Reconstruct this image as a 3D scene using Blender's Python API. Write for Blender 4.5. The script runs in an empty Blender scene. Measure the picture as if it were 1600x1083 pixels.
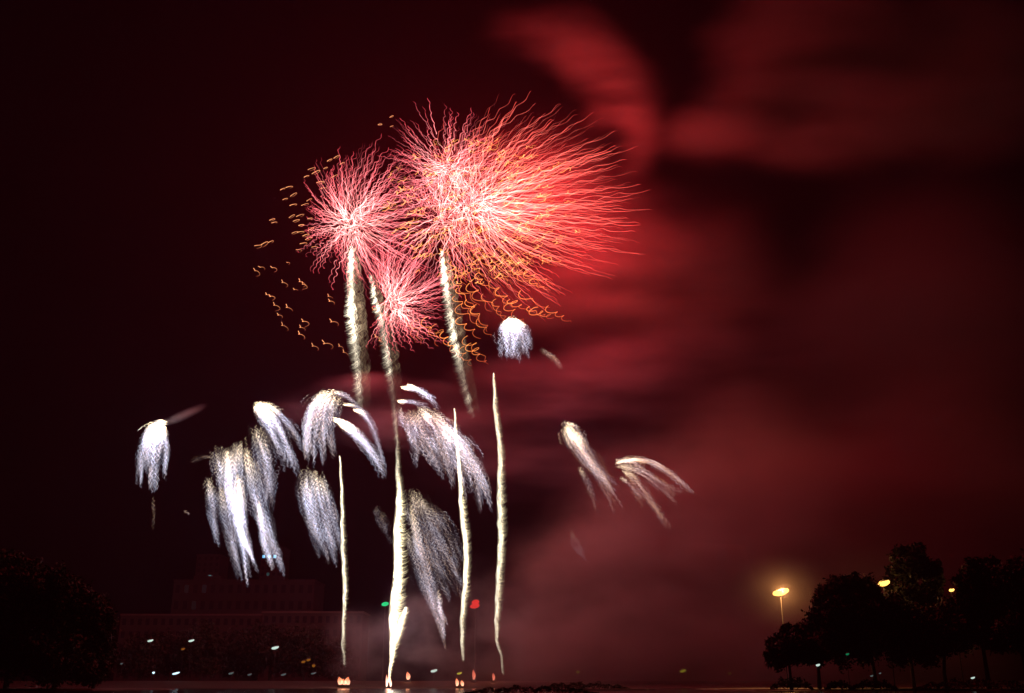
import bpy, bmesh, math, random
import numpy as np
from mathutils import Vector
R = math.radians
sc = bpy.context.scene
C = sc.collection

# ------------------------------------------------------------------ camera
FPX, CX, CY, HOR = 1555.0, 800.0, 541.5, 1068.0
CAMZ = 1.6
TH = math.atan((HOR - CY) / FPX)
cam = bpy.data.cameras.new('camera')
cam.sensor_width = 36.0
cam.lens = 36.0 * FPX / 1600.0
cam.clip_start = 0.1
cam.clip_end = 20000
co = bpy.data.objects.new('camera', cam)
co.location = (0, 0, CAMZ)
co.rotation_euler = (math.pi / 2 + TH, 0, 0)
C.objects.link(co)
sc.camera = co

# ------------------------------------------------------------------ sky, exposure
world = bpy.data.worlds.new('World')
sc.world = world
world.use_nodes = True
wn, wl = world.node_tree.nodes, world.node_tree.links
wn.clear()
sky = wn.new('ShaderNodeTexSky')
sky.sky_type = 'NISHITA'
sky.sun_disc = False
sky.sun_elevation = R(-4.5)
sky.sun_rotation = R(200)
tint = wn.new('ShaderNodeMix'); tint.data_type = 'RGBA'; tint.blend_type = 'MULTIPLY'
tint.inputs[0].default_value = 1.0
tint.inputs[7].default_value = (1.0, 0.05, 1.1, 1)
bg = wn.new('ShaderNodeBackground'); bg.inputs[1].default_value = 0.022
wo = wn.new('ShaderNodeOutputWorld')
wl.new(sky.outputs[0], tint.inputs[6]); wl.new(tint.outputs[2], bg.inputs[0]); wl.new(bg.outputs[0], wo.inputs[0])
sc.view_settings.view_transform = 'Standard'
sc.view_settings.look = 'None'
sc.view_settings.exposure = 0
sc.view_settings.gamma = 1
sc.cycles.volume_bounces = 0
sc.cycles.max_bounces = 4
sc.cycles.transparent_max_bounces = 96
sc.cycles.use_denoising = True
sc.cycles.volume_step_rate = 1.0
sc.cycles.volume_max_steps = 128
sc.cycles.sample_clamp_indirect = 2.0

def at(px, py, Y):
    x = (px - CX) / FPX; y = (CY - py) / FPX
    d = Vector((x, math.cos(TH) - y * math.sin(TH), math.sin(TH) + y * math.cos(TH)))
    k = Y / d.y
    return Vector((d.x * k, Y, CAMZ + d.z * k))

def at_np(px, py, Y):
    x = (px - CX) / FPX; y = (CY - py) / FPX
    dy = math.cos(TH) - y * math.sin(TH); dz = math.sin(TH) + y * math.cos(TH)
    k = Y / dy
    return np.stack([x * k, Y + 0 * k, CAMZ + dz * k], axis=-1)

def mpp(Y):              # metres that one photo pixel spans at distance Y
    return Y / FPX * 1.03

# ------------------------------------------------------------------ helpers
def tag(o, label=None, cat=None, group=None, kind=None):
    if label: o['label'] = label
    if cat: o['category'] = cat
    if group: o['group'] = group
    if kind: o['kind'] = kind
    return o

def empty(name, loc, label, cat, group=None):
    o = bpy.data.objects.new(name, None)
    o.location = loc
    o.empty_display_size = 1
    C.objects.link(o)
    return tag(o, label, cat, group)

def link(name, me, mat, parent=None, loc=None):
    o = bpy.data.objects.new(name, me)
    if mat: me.materials.append(mat)
    C.objects.link(o)
    if parent:
        o.parent = parent
    if loc is not None:
        o.location = loc
    return o

def from_bm(name, bm, mat, parent=None, loc=None, smooth=False):
    me = bpy.data.meshes.new(name)
    bmesh.ops.recalc_face_normals(bm, faces=bm.faces)
    if smooth:
        for f in bm.faces: f.smooth = True
    bm.to_mesh(me); bm.free()
    return link(name, me, mat, parent, loc)

def add_box(bm, x0, x1, y0, y1, z0, z1):
    v = [bm.verts.new(p) for p in ((x0,y0,z0),(x1,y0,z0),(x1,y1,z0),(x0,y1,z0),(x0,y0,z1),(x1,y0,z1),(x1,y1,z1),(x0,y1,z1))]
    for f in ((0,3,2,1),(4,5,6,7),(0,1,5,4),(1,2,6,5),(2,3,7,6),(3,0,4,7)):
        bm.faces.new([v[i] for i in f])

def add_tube(bm, pts, rads, n=7, cap=True):
    pts = [Vector(p) for p in pts]
    rings = []
    for i, p in enumerate(pts):
        t = (pts[min(i+1, len(pts)-1)] - pts[max(i-1, 0)]).normalized()
        a = Vector((0, 1, 0)) if abs(t.y) < .9 else Vector((1, 0, 0))
        u = t.cross(a).normalized(); v = t.cross(u)
        rings.append([bm.verts.new(p + (u*math.cos(k*2*math.pi/n) + v*math.sin(k*2*math.pi/n)) * rads[i]) for k in range(n)])
    for a, b in zip(rings, rings[1:]):
        for k in range(n):
            bm.faces.new((a[k], a[(k+1) % n], b[(k+1) % n], b[k]))
    if cap:
        bm.faces.new(rings[0]); bm.faces.new(rings[-1][::-1])

def add_ball(bm, c, r, rot=0, sub=2):
    g = bmesh.ops.create_icosphere(bm, subdivisions=sub, radius=1)
    ca, sa = math.cos(rot), math.sin(rot)
    for v in g['verts']:
        x, y, z = v.co.x * r[0], v.co.y * r[1], v.co.z * r[2]
        v.co = Vector((c[0] + x*ca - z*sa, c[1] + y, c[2] + x*sa + z*ca))

def np_mesh(name, verts, quads, cols=None, smooth=True):
    me = bpy.data.meshes.new(name)
    nv, nf = len(verts), len(quads)
    me.vertices.add(nv); me.vertices.foreach_set('co', verts.astype(np.float32).ravel())
    me.loops.add(nf * 4); me.loops.foreach_set('vertex_index', quads.astype(np.int32).ravel())
    me.polygons.add(nf); me.polygons.foreach_set('loop_start', np.arange(0, nf * 4, 4, dtype=np.int32))
    if smooth: me.polygons.foreach_set('use_smooth', np.ones(nf, dtype=bool))
    me.update(calc_edges=True)
    if cols is not None:
        ca = me.color_attributes.new('glow', 'FLOAT_COLOR', 'POINT')
        c4 = np.concatenate([cols, np.ones((nv, 1))], axis=1).astype(np.float32)
        ca.data.foreach_set('color', c4.ravel())
    return me

def tubes(paths, rad, col, n=4):
    """paths (N,P,3) world, rad (N,P) metres, col (N,P,3) -> verts, quads, colours"""
    N, P, _ = paths.shape
    t = np.gradient(paths, axis=1)
    t /= np.linalg.norm(t, axis=2, keepdims=True) + 1e-9
    a = np.array([0.13, 0.95, 0.21])
    u = np.cross(t, a); u /= np.linalg.norm(u, axis=2, keepdims=True) + 1e-9
    v = np.cross(t, u)
    ang = np.arange(n) * 2 * np.pi / n + .4
    ring = (u[:, :, None, :] * np.cos(ang)[None, None, :, None] + v[:, :, None, :] * np.sin(ang)[None, None, :, None])
    V = paths[:, :, None, :] + ring * rad[:, :, None, None]
    cols = np.repeat(col[:, :, None, :], n, axis=2)
    idx = np.arange(N * P * n).reshape(N, P, n)
    a0 = idx[:, :-1, :]; a1 = np.roll(idx, -1, axis=2)[:, :-1, :]
    b0 = idx[:, 1:, :]; b1 = np.roll(idx, -1, axis=2)[:, 1:, :]
    Q = np.stack([a0, a1, b1, b0], axis=-1).reshape(-1, 4)
    return V.reshape(-1, 3), Q, cols.reshape(-1, 3)

def trail_obj(name, paths, rad, col, mat, parent, n=4):
    o0 = np.array(parent.location)
    V, Q, K = tubes(paths, rad, col, n)
    return link(name, np_mesh(name, V - o0, Q, K), mat, parent)

# ------------------------------------------------------------------ materials
def glow_mat(name, rim=None):
    m = bpy.data.materials.new(name); m.use_nodes = True
    n, l = m.node_tree.nodes, m.node_tree.links
    n.clear()
    at_ = n.new('ShaderNodeAttribute'); at_.attribute_name = 'glow'
    em = n.new('ShaderNodeEmission'); em.inputs[1].default_value = 1
    out = n.new('ShaderNodeOutputMaterial')
    if rim:
        lw = n.new('ShaderNodeLayerWeight'); lw.inputs[0].default_value = .5
        mul = n.new('ShaderNodeMix'); mul.data_type = 'RGBA'; mul.blend_type = 'MULTIPLY'
        mul.inputs[7].default_value = (*rim, 1)
        l.new(lw.outputs['Facing'], mul.inputs[0]); l.new(at_.outputs['Color'], mul.inputs[6])
        l.new(mul.outputs[2], em.inputs[0])
    else:
        l.new(at_.outputs['Color'], em.inputs[0])
    tr = n.new('ShaderNodeBsdfTransparent'); ad = n.new('ShaderNodeAddShader')   # burning sparks are optically thin: light adds up
    l.new(em.outputs[0], ad.inputs[0]); l.new(tr.outputs[0], ad.inputs[1]); l.new(ad.outputs[0], out.inputs[0])
    m.cycles.emission_sampling = 'NONE'
    return m

def lamp_mat(name, col, s):
    m = bpy.data.materials.new(name); m.use_nodes = True
    n, l = m.node_tree.nodes, m.node_tree.links
    n.clear()
    em = n.new('ShaderNodeEmission'); em.inputs[0].default_value = (*col, 1); em.inputs[1].default_value = s
    out = n.new('ShaderNodeOutputMaterial'); l.new(em.outputs[0], out.inputs[0])
    m.cycles.emission_sampling = 'NONE'
    return m

def surf_mat(name, col, rough=.8, var=.3, scale=2.0, bump=0.0):
    m = bpy.data.materials.new(name); m.use_nodes = True
    n, l = m.node_tree.nodes, m.node_tree.links
    b = n['Principled BSDF']
    tc = n.new('ShaderNodeTexCoord'); nz = n.new('ShaderNodeTexNoise')
    nz.inputs['Scale'].default_value = scale; nz.inputs['Detail'].default_value = 5
    cr = n.new('ShaderNodeValToRGB')
    cr.color_ramp.elements[0].color = (*[c * (1 - var) for c in col], 1)
    cr.color_ramp.elements[1].color = (*[min(1, c * (1 + var)) for c in col], 1)
    l.new(tc.outputs['Object'], nz.inputs['Vector']); l.new(nz.outputs['Fac'], cr.inputs[0]); l.new(cr.outputs[0], b.inputs['Base Color'])
    b.inputs['Roughness'].default_value = rough
    if bump:
        bp = n.new('ShaderNodeBump'); bp.inputs['Strength'].default_value = bump
        l.new(nz.outputs['Fac'], bp.inputs['Height']); l.new(bp.outputs[0], b.inputs['Normal'])
    return m

RED = glow_mat('red_star_light', (1.0, .22, .26))
GOLD = glow_mat('gold_star_light', (1.0, .45, .25))
WHITE = glow_mat('white_spark_light')
M_BARK = surf_mat('bark', (.06, .045, .03))
M_LEAF = surf_mat('leaf', (.018, .024, .011), rough=.8, scale=.4)
M_SOIL = surf_mat('soil', (.03, .027, .02), scale=.3, bump=.3)
M_WALL = surf_mat('render_wall', (.03, .022, .022), scale=.15)
M_WALL2 = surf_mat('concrete_wall', (.018, .016, .018), scale=.15)
M_CORN = surf_mat('painted_cornice', (.09, .065, .06), scale=.3)
M_PANE = surf_mat('dark_glass', (.02, .02, .025), rough=.15, scale=.3)
M_METAL = surf_mat('painted_steel', (.05, .05, .05), rough=.6)

# ------------------------------------------------------------------ lights the fireworks give
def lamp(name, p, col, power, parent=None, rad=.5):
    L = bpy.data.lights.new(name, 'POINT')
    if col is WARM: power *= .8
    if col is COOL: power *= 1.6
    if col is REDC: power *= 2.8
    L.color = col; L.energy = power; L.shadow_soft_size = 0
    o = bpy.data.objects.new(name, L)
    C.objects.link(o)
    if parent:
        o.parent = parent
        o.location = Vector(p) - Vector(parent.location)
    else:
        o.location = p
    return o
REDC = (1.0, .021, .029)
WARM = (1.0, .62, .78)
COOL = (.85, .72, 1.0)
YF = 350.0

# ------------------------------------------------------------------ ground, water
def sheet(name, pts, mat, z=None, kind='structure', label=None):
    bm = bmesh.new()
    bm.faces.new([bm.verts.new(p) for p in pts])
    o = from_bm(name, bm, mat); tag(o, label, None, None, kind); return o

m = bpy.data.materials.new('lake_water'); m.use_nodes = True
n, l = m.node_tree.nodes, m.node_tree.links
b = n['Principled BSDF']; b.inputs['Base Color'].default_value = (.006, .007, .008, 1); b.inputs['Roughness'].default_value = .12
tc = n.new('ShaderNodeTexCoord'); mp = n.new('ShaderNodeMapping'); mp.inputs['Scale'].default_value = (.35, 1.1, 1)
nz = n.new('ShaderNodeTexNoise'); nz.inputs['Scale'].default_value = 1.0; nz.inputs['Detail'].default_value = 4
bp = n.new('ShaderNodeBump'); bp.inputs['Strength'].default_value = .6; bp.inputs['Distance'].default_value = .12
l.new(tc.outputs['Object'], mp.inputs[0]); l.new(mp.outputs[0], nz.inputs['Vector']); l.new(nz.outputs['Fac'], bp.inputs['Height']); l.new(bp.outputs[0], b.inputs['Normal'])
sheet('water', [(-900, -40, 0), (900, -40, 0), (900, 380, 0), (-900, 380, 0)], m, label='dark lake water catching pink and white firework light')

# far bank: rises out of the water at Y 356
bm = bmesh.new()
rnd = random.Random(3)
nx = 120
prof = [(354, -.5), (359, .35), (368, .6), (385, 1.6), (400, 2.4), (430, 2.6), (1200, 3.0), (6000, 3.0)]
grid = []
for i in range(nx + 1):
    x = -1000 + 2000 * i / nx
    w = 1.5 * math.sin(x * .021) + 1.0 * math.sin(x * .057 + 1)
    grid.append([bm.verts.new((x * (1 if y < 1000 else 6), y + (w if y < 420 else 0), z + (rnd.uniform(-.12, .12) if 355 < y < 420 else 0))) for y, z in prof])
for i in range(nx):
    for j in range(len(prof) - 1):
        bm.faces.new((grid[i][j], grid[i+1][j], grid[i+1][j+1], grid[i][j+1]))
tag(from_bm('ground', bm, M_SOIL, smooth=True), 'dark far bank of the lake beneath the fireworks', None, None, 'structure')

# right bank with the trees: a spit of land
def bank(name, pts, ztop, label):
    bm = bmesh.new()
    cx = sum(p[0] for p in pts) / len(pts); cy = sum(p[1] for p in pts) / len(pts)
    lo = [bm.verts.new((p[0], p[1], -.6)) for p in pts]
    mi = [bm.verts.new((cx + (p[0]-cx)*.985, cy + (p[1]-cy)*.985, ztop*.7)) for p in pts]
    hi = [bm.verts.new((cx + (p[0]-cx)*.9, cy + (p[1]-cy)*.9, ztop)) for p in pts]
    k = len(pts)
    for a, b_ in ((lo, mi), (mi, hi)):
        for i in range(k):
            bm.faces.new((a[i], a[(i+1) % k], b_[(i+1) % k], b_[i]))
    bm.faces.new(hi)
    return tag(from_bm(name, bm, M_SOIL), label, None, None, 'structure')

def blob_outline(x0, x1, y0, y1, n=40, seed=1):
    r = random.Random(seed); out = []
    for i in range(n):
        a = 2 * math.pi * i / n
        k = 1 + r.uniform(-.06, .06)
        out.append(((x0+x1)/2 + (x1-x0)/2*math.cos(a)*k, (y0+y1)/2 + (y1-y0)/2*math.sin(a)*k))
    return out
bank('ground_spit', blob_outline(48, 330, 232, 330, seed=4), .45, 'dark spit of land under the trees on the right')
bank('ground_shore', blob_outline(-330, -92, 225, 330, seed=5), .45, 'dark shore under the trees on the left')

# ------------------------------------------------------------------ trees
def leaf_quads(centres, size, rng):
    N = len(centres)
    d1 = rng.normal(size=(N, 3)); d1 /= np.linalg.norm(d1, axis=1, keepdims=True)
    d2 = np.cross(d1, rng.normal(size=(N, 3))); d2 /= np.linalg.norm(d2, axis=1, keepdims=True)
    s = size * rng.uniform(.6, 1.5, (N, 1))
    a = d1 * s; b_ = d2 * s * .45
    V = np.stack([centres - a, centres + b_, centres + a, centres - b_], axis=1).reshape(-1, 3)
    return V, np.arange(N * 4).reshape(N, 4)

def tree(name, base, lobes, trunk_r, label, cat='tree', group=None, seed=1, leaf=.5, dens=1.0, spiky=False):
    """lobes: (world centre, radius m)"""
    rng = np.random.default_rng(seed); rr = random.Random(seed)
    root = empty(name, base, label, cat, group)
    B = Vector(base)
    bm = bmesh.new()
    low = min(c.z - r * .6 for c, r in lobes)
    mid = Vector((B.x + rr.uniform(-.5, .5), B.y, max(low, B.z + 2)))
    top = sum((c for c, r in lobes), Vector()) / len(lobes)
    add_tube(bm, [Vector((0, 0, -.3)), (mid - B) * .5 + Vector((rr.uniform(-.3, .3), 0, 0)), mid - B, top - B], [trunk_r * 1.3, trunk_r, trunk_r * .85, trunk_r * .4], 8)
    tr = from_bm('trunk', bm, M_BARK, root, smooth=True)
    for c, r in lobes:
        bm = bmesh.new()
        s = mid - B + (top - mid) * rr.uniform(0, .5)
        e = c - B
        m_ = (s + e) / 2 + Vector((rr.uniform(-1, 1), rr.uniform(-1, 1), rr.uniform(.2, 1)))
        add_tube(bm, [s, m_, e], [trunk_r * .55, trunk_r * .4, trunk_r * .15], 6)
        for k in range(7):
            d = Vector((rr.gauss(0, 1), rr.gauss(0, 1), rr.gauss(.3, 1))).normalized() * r * rr.uniform(.7, 1.0)
            add_tube(bm, [e, e + d * .6 + Vector((0, 0, .3)), e + d], [trunk_r * .14, trunk_r * .08, .02], 4)
        from_bm('limb', bm, M_BARK, tr)
    cs = []
    for c, r in lobes:
        nclump = int(26 * dens * max(1, r / 3) ** 1.3)
        for k in range(nclump):
            d = rng.normal(size=3); d /= np.linalg.norm(d)
            rad = r * rng.uniform(.25, 1.06) ** (.6)
            if spiky and rng.random() < .4: rad *= rng.uniform(1.0, 1.22)
            cc = np.array(c) + d * rad * np.array([1, 1, .85])
            q = rng.normal(size=(int(70 * dens), 3)) * r * (.13 if not spiky else .11)
            cs.append(cc + q)
    P = np.concatenate(cs)
    V, Q = leaf_quads(P, leaf, rng)
    me = np_mesh('crown', V - np.array(base), Q, smooth=False)
    link('crown', me, M_LEAF, root)
    return root

def lob(lst, Y):
    out = []
    for i, (px, py, rp) in enumerate(lst):
        out.append((at(px, py, Y + ((i * 37) % 7 - 3) * .9), rp * mpp(Y)))
    return out
gz = .4
def base_at(px, Y): return (at(px, HOR, Y).x, Y, gz)
TG = 'trees on the dark spit at the right'
tree('broadleaf_tree', base_at(1236, 246), lob([(1228,1016,26),(1252,1010,26),(1212,1026,16),(1240,996,20),(1272,1022,20)], 246), .35, 'small rounded tree at the water end of the spit, leftmost on the right shore', group=TG, seed=11)
tree('broadleaf_tree', base_at(1280, 254), lob([(1286,992,34),(1300,960,30),(1322,1000,40),(1304,930,24),(1262,990,22),(1342,960,30)], 254), .45, 'broad dark tree between the small rounded tree and the second street lamp', group=TG, seed=12)
tree('broadleaf_tree', base_at(1368, 262), lob([(1322,920,24),(1345,925,26),(1366,950,28),(1366,985,44),(1390,960,32),(1408,1004,36)], 262), .5, 'dense tree with a flat top just below the second street lamp', group=TG, seed=13)
tree('feathery_tree', base_at(1428, 270), lob([(1418,880,26),(1440,884,24),(1398,896,15),(1428,862,15),(1455,905,22),(1410,920,24),(1440,945,32)], 270), .4, 'tallest tree of the right shore, feathery crown standing clear of the others', group=TG, seed=14, dens=.8, spiky=True, leaf=.6)
tree('broadleaf_tree', base_at(1478, 258), lob([(1462,975,36),(1482,958,22),(1500,980,38),(1448,1005,32)], 258), .45, 'low dark tree in the dip between the tallest tree and the wide right one', group=TG, seed=15)
tree('feathery_tree', base_at(1545, 250), lob([(1516,912,20),(1530,905,30),(1545,890,17),(1555,925,36),(1506,940,18),(1530,960,40),(1570,980,40)], 250), .5, 'wide ragged tree right of the third small lamp', group=TG, seed=16, spiky=True, leaf=.6)
tree('broadleaf_tree', base_at(1605, 244), lob([(1585,900,28),(1610,890,30),(1595,935,40),(1620,970,50),(1580,985,36)], 244), .55, 'tall tree cut off by the right edge of the picture', group=TG, seed=17)
LG = 'trees on the dark shore at the left'
tree('broadleaf_tree', base_at(10, 262), lob([(-10,905,45),(25,900,36),(-20,960,70),(35,960,60),(30,1010,50)], 262), .6, 'tall black tree cut off by the left edge of the picture', group=LG, seed=21, dens=1.1)
tree('broadleaf_tree', base_at(85, 256), lob([(70,920,38),(95,935,36),(60,975,50),(105,985,46),(80,1020,46)], 256), .5, 'black rounded tree second from the left edge', group=LG, seed=22, dens=1.1)
tree('broadleaf_tree', base_at(145, 262), lob([(135,950,30),(152,975,26),(125,995,40),(150,1015,28),(140,1040,28)], 262), .4, 'black tree nearest the buildings on the left shore', group=LG, seed=23, dens=1.1)

def shrub(px0, px1, ptop, Y, zb, label, seed, name='shrub', parent_mat=M_LEAF, leaf=.3, depth=3.0, group=None):
    rng = np.random.default_rng(seed)
    b0 = at((px0+px1)/2, HOR, Y); b0.z = zb
    X0, X1 = at(px0, HOR, Y).x, at(px1, HOR, Y).x
    zt = max(at(0, ptop, Y).z, zb + .15)
    n_ = int((X1 - X0) * 60) + 200
    u = rng.uniform(-1, 1, n_)
    prof = (1 - np.abs(u) ** 3) * (0.72 + .28 * np.sin(u * 9 + seed) * np.sin(u * 23))
    z = zb + (zt - zb) * prof * rng.uniform(0, 1, n_) ** .6
    P = np.stack([(X0+X1)/2 + u * (X1-X0)/2, Y + rng.normal(0, depth/3, n_), z], -1)
    V, Q = leaf_quads(P, leaf, rng)
    return tag(link(name, np_mesh(name, V - np.array(b0), Q, smooth=False), M_LEAF, None, b0), label, 'bush', group)

# shrubs on the spit under the trees
shrub(1205, 1268, 1054, 244, gz, 'low bush at the tip of the right spit, by the small rounded tree', 31, group='bushes under the right trees')
shrub(1330, 1400, 1060, 240, gz, 'low bush under the second street lamp on the right shore', 32, group='bushes under the right trees')
shrub(1290, 1330, 1062, 243, gz, 'small bush under the broad dark tree', 34, group='bushes under the right trees')
shrub(1430, 1620, 1058, 238, gz, 'long low hedge of bushes at the right picture edge', 33, group='bushes under the right trees')
# islets in the lake
bank('ground_islet', blob_outline(-10.5, 18.5, 150, 164, seed=7), .2, 'near low islet of dark reeds')
bank('ground_islet', blob_outline(9, 36, 262, 276, seed=8), .3, 'low dark islet behind the near one')
shrub(722, 935, 1070, 157, .15, 'dark reeds covering the nearer and larger of the two islets', 35, name='reed_bed', leaf=.2, depth=5, group='reeds on the islets')
shrub(838, 984, 1064, 268, .25, 'dark reeds covering the farther islet on the right', 36, name='reed_bed', leaf=.25, depth=4, group='reeds on the islets')

# ------------------------------------------------------------------ far buildings
def building(name, px0, px1, ptop, Y, depth, label, mat, rows, cols, lit=(), cornice=None, roofbits=(), zb=2.6):
    p0, p1 = at(px0, HOR, Y), at(px1, HOR, Y)
    zt = at(px0, ptop, Y).z
    root = empty(name, ((p0.x+p1.x)/2, Y, zb), label, 'building')
    W, H = p1.x - p0.x, zt - zb
    cw, rh = W / cols, H / rows
    # front wall with real openings
    bm = bmesh.new()
    ww, wh = cw * .5, rh * .5
    xs = [-W/2]; zs = [0]
    for i in range(cols):
        c = -W/2 + (i + .5) * cw; xs += [c - ww/2, c + ww/2]
    xs.append(W/2)
    for j in range(rows):
        c = (j + .52) * rh; zs += [c - wh/2, c + wh/2]
    zs.append(H)
    vg = [[bm.verts.new((x, 0, z)) for z in zs] for x in xs]
    for i in range(len(xs) - 1):
        for j in range(len(zs) - 1):
            if i % 2 == 1 and j % 2 == 1: continue
            bm.faces.new((vg[i][j], vg[i+1][j], vg[i+1][j+1], vg[i][j+1]))
    a = [bm.verts.new(p) for p in ((-W/2, depth, 0), (W/2, depth, 0), (W/2, depth, H), (-W/2, depth, H))]
    bm.faces.new((a[1], a[0], a[3], a[2]))
    bm.faces.new((vg[0][0], vg[0][-1], a[3], a[0])); bm.faces.new((vg[-1][-1], vg[-1][0], a[1], a[2])); 
    me = bpy.data.meshes.new('wall'); bm.to_mesh(me); bm.free()
    link('wall', me, mat, root)
    bm = bmesh.new(); add_box(bm, -W/2 - .4, W/2 + .4, -.4, depth + .4, H + .003, H + .8)
    rf = from_bm('roof', bm, cornice or mat, root)
    for (fx, fw, fh) in roofbits:
        bm = bmesh.new(); add_box(bm, -W/2 + W*fx, -W/2 + W*(fx+fw), depth*.3, depth*.7, H + .803, H + .8 + fh)
        from_bm('roof_housing', bm, mat, rf)
    for j in range(rows):
        for i in range(cols):
            c = -W/2 + (i + .5) * cw; z = (j + .52) * rh
            mt = M_PANE
            for (li, lj, lm) in lit:
                if li == i and lj == j: mt = lm
            bm = bmesh.new()
            add_box(bm, c - ww/2 - .05, c + ww/2 + .05, .25, .33, z - wh/2 - .05, z + wh/2 + .05)
            from_bm('window', bm, mt, root)
    return root
L_TEAL = lamp_mat('teal_window_light', (.25, .8, .8), .35)
L_BLUE = lamp_mat('blue_window_light', (.2, .6, 1.0), 1.1)
L_DIM = lamp_mat('faint_window_light', (.5, .25, .28), .015)
L_FAINT = lamp_mat('faint_teal_light', (.2, .5, .5), .08)
building('office_block', 255, 482, 908, 560, 30, 'wide stepped office block behind the left tree line, faint windows', M_WALL2, 6, 16, [(1,5,L_DIM),(3,5,L_DIM),(2,4,L_DIM)], roofbits=[(.1,.2,3),(.6,.15,2)])
building('long_building', 176, 400, 962, 500, 22, 'long low building left of centre with a plain red-lit front', M_WALL, 5, 18, cornice=M_CORN)
building('long_building', 402, 562, 958, 485, 22, 'low building with a pale red-lit cornice behind the first rising tail', M_WALL, 5, 13, cornice=M_CORN)
building('tower_block', 288, 326, 868, 640, 20, 'narrow tower with two teal lit windows behind the office block', M_WALL2, 20, 4, [(2,16,L_TEAL),(2,14,L_FAINT)])
building('tower_block', 392, 428, 856, 650, 20, 'narrow tower with one bright blue window row, behind the white plume tails', M_WALL2, 22, 4, [(0,20,L_BLUE),(1,20,L_BLUE),(2,20,L_BLUE),(1,17,L_FAINT)])

# dark row of bushes and trees before the buildings
for i, (px, pt, rp) in enumerate([(215,1012,26),(262,1005,30),(312,1000,34),(368,1008,30),(420,998,34),(474,1002,34),(520,1014,26)]):
    Y = 440 + (i * 13) % 20
    tree('bank_tree', (at(px, HOR, Y).x, Y, 2.5), lob([(px, pt+8, rp), (px-14, pt+24, rp*.8), (px+15, pt+26, rp*.8)], Y), .35,
         ['round tree at the left end of the row along the far bank', 'second tree from the left in the row along the far bank', 'third tree from the left in the row before the buildings',
          'middle tree of the row before the buildings', 'tree of the far row right of the middle, by the bank lamp', 'sixth tree of the row before the low building',
          'tree at the right end of the far row, beside the first rising tail'][i], group='trees along the far bank', seed=50+i, leaf=.7, dens=.55)

# ------------------------------------------------------------------ lamps
def ball(name, c, r, mat, parent, rot=0, sub=2):
    bm = bmesh.new(); add_ball(bm, (0, 0, 0), r, rot, sub)
    return from_bm(name, bm, mat, parent, loc=c, smooth=True)

def street_lamp(px, py, Y, zb, rx, ry, mat, label, group, power=0, col=(1, .42, .12), rot=.25, pole_r=.12, cat='street lamp'):
    p = at(px, py, Y)
    root = empty('street_lamp', (p.x, Y + .6, zb), label, cat, group)
    k = mpp(Y)
    h = p.z - zb
    bm = bmesh.new()
    add_tube(bm, [(0, 0, -.2), (0, 0, h * .5), (0, 0, h + .1), (0, -.3, h + ry*k + .25)], [pole_r*1.4, pole_r, pole_r*.7, pole_r*.6], 8)
    from_bm('pole', bm, M_METAL, root, smooth=True)
    bm = bmesh.new()
    add_ball(bm, (0, -.6, h + ry*k*.55), (rx*k*.8, rx*k*.35, ry*k*.45), rot)
    from_bm('lamp_head', bm, M_METAL, root, smooth=True)
    ball('lamp_glass', (0, -.62, h), (rx*k*(.8 if cat == 'lamp' else 1), rx*k*.4, ry*k*(.8 if cat == 'lamp' else 1)), mat, root, rot)
    if power:
        lamp('lamp_light', (p.x, Y - .6 - rx*k*.6, p.z), col, power, root, rad=.2)
    return root
SODIUM = lamp_mat('sodium_lamp_glass', (1.0, .5, .1), 2.8)
LEDW = lamp_mat('cool_lamp_glass', (.75, .95, .85), .8)
LEDB = lamp_mat('blue_white_lamp_glass', (.6, .85, 1.0), 1.6)
LEDD = lamp_mat('dim_lamp_glass', (.45, .6, .6), .16)
AMBER = lamp_mat('amber_lamp_glass', (1.0, .35, .04), .2)
YELG = lamp_mat('yellow_green_lamp_glass', (.75, .7, .05), .6)
GREEN = lamp_mat('green_lamp_glass', (.02, .75, .25), .9)
GREEND = lamp_mat('dim_green_lamp_glass', (.02, .6, .25), .25)
REDL = lamp_mat('red_lamp_glass', (1.0, .03, .02), .8)
SG = 'tall orange street lamps on the right shore'
street_lamp(1220, 925, 300, gz-.2, 13, 5.2, SODIUM, 'brightest orange street lamp, standing free left of the right trees', SG, 40000)
street_lamp(1381, 911, 266, gz, 9.5, 4.6, SODIUM, 'orange street lamp against the crown left of the tallest tree', SG, 500)
street_lamp(1487, 922, 266, gz, 4.2, 2.4, SODIUM, 'small orange lamp showing between the tallest and the wide tree', SG, 150)
BG_ = 'small white lamps along the far bank'
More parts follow.
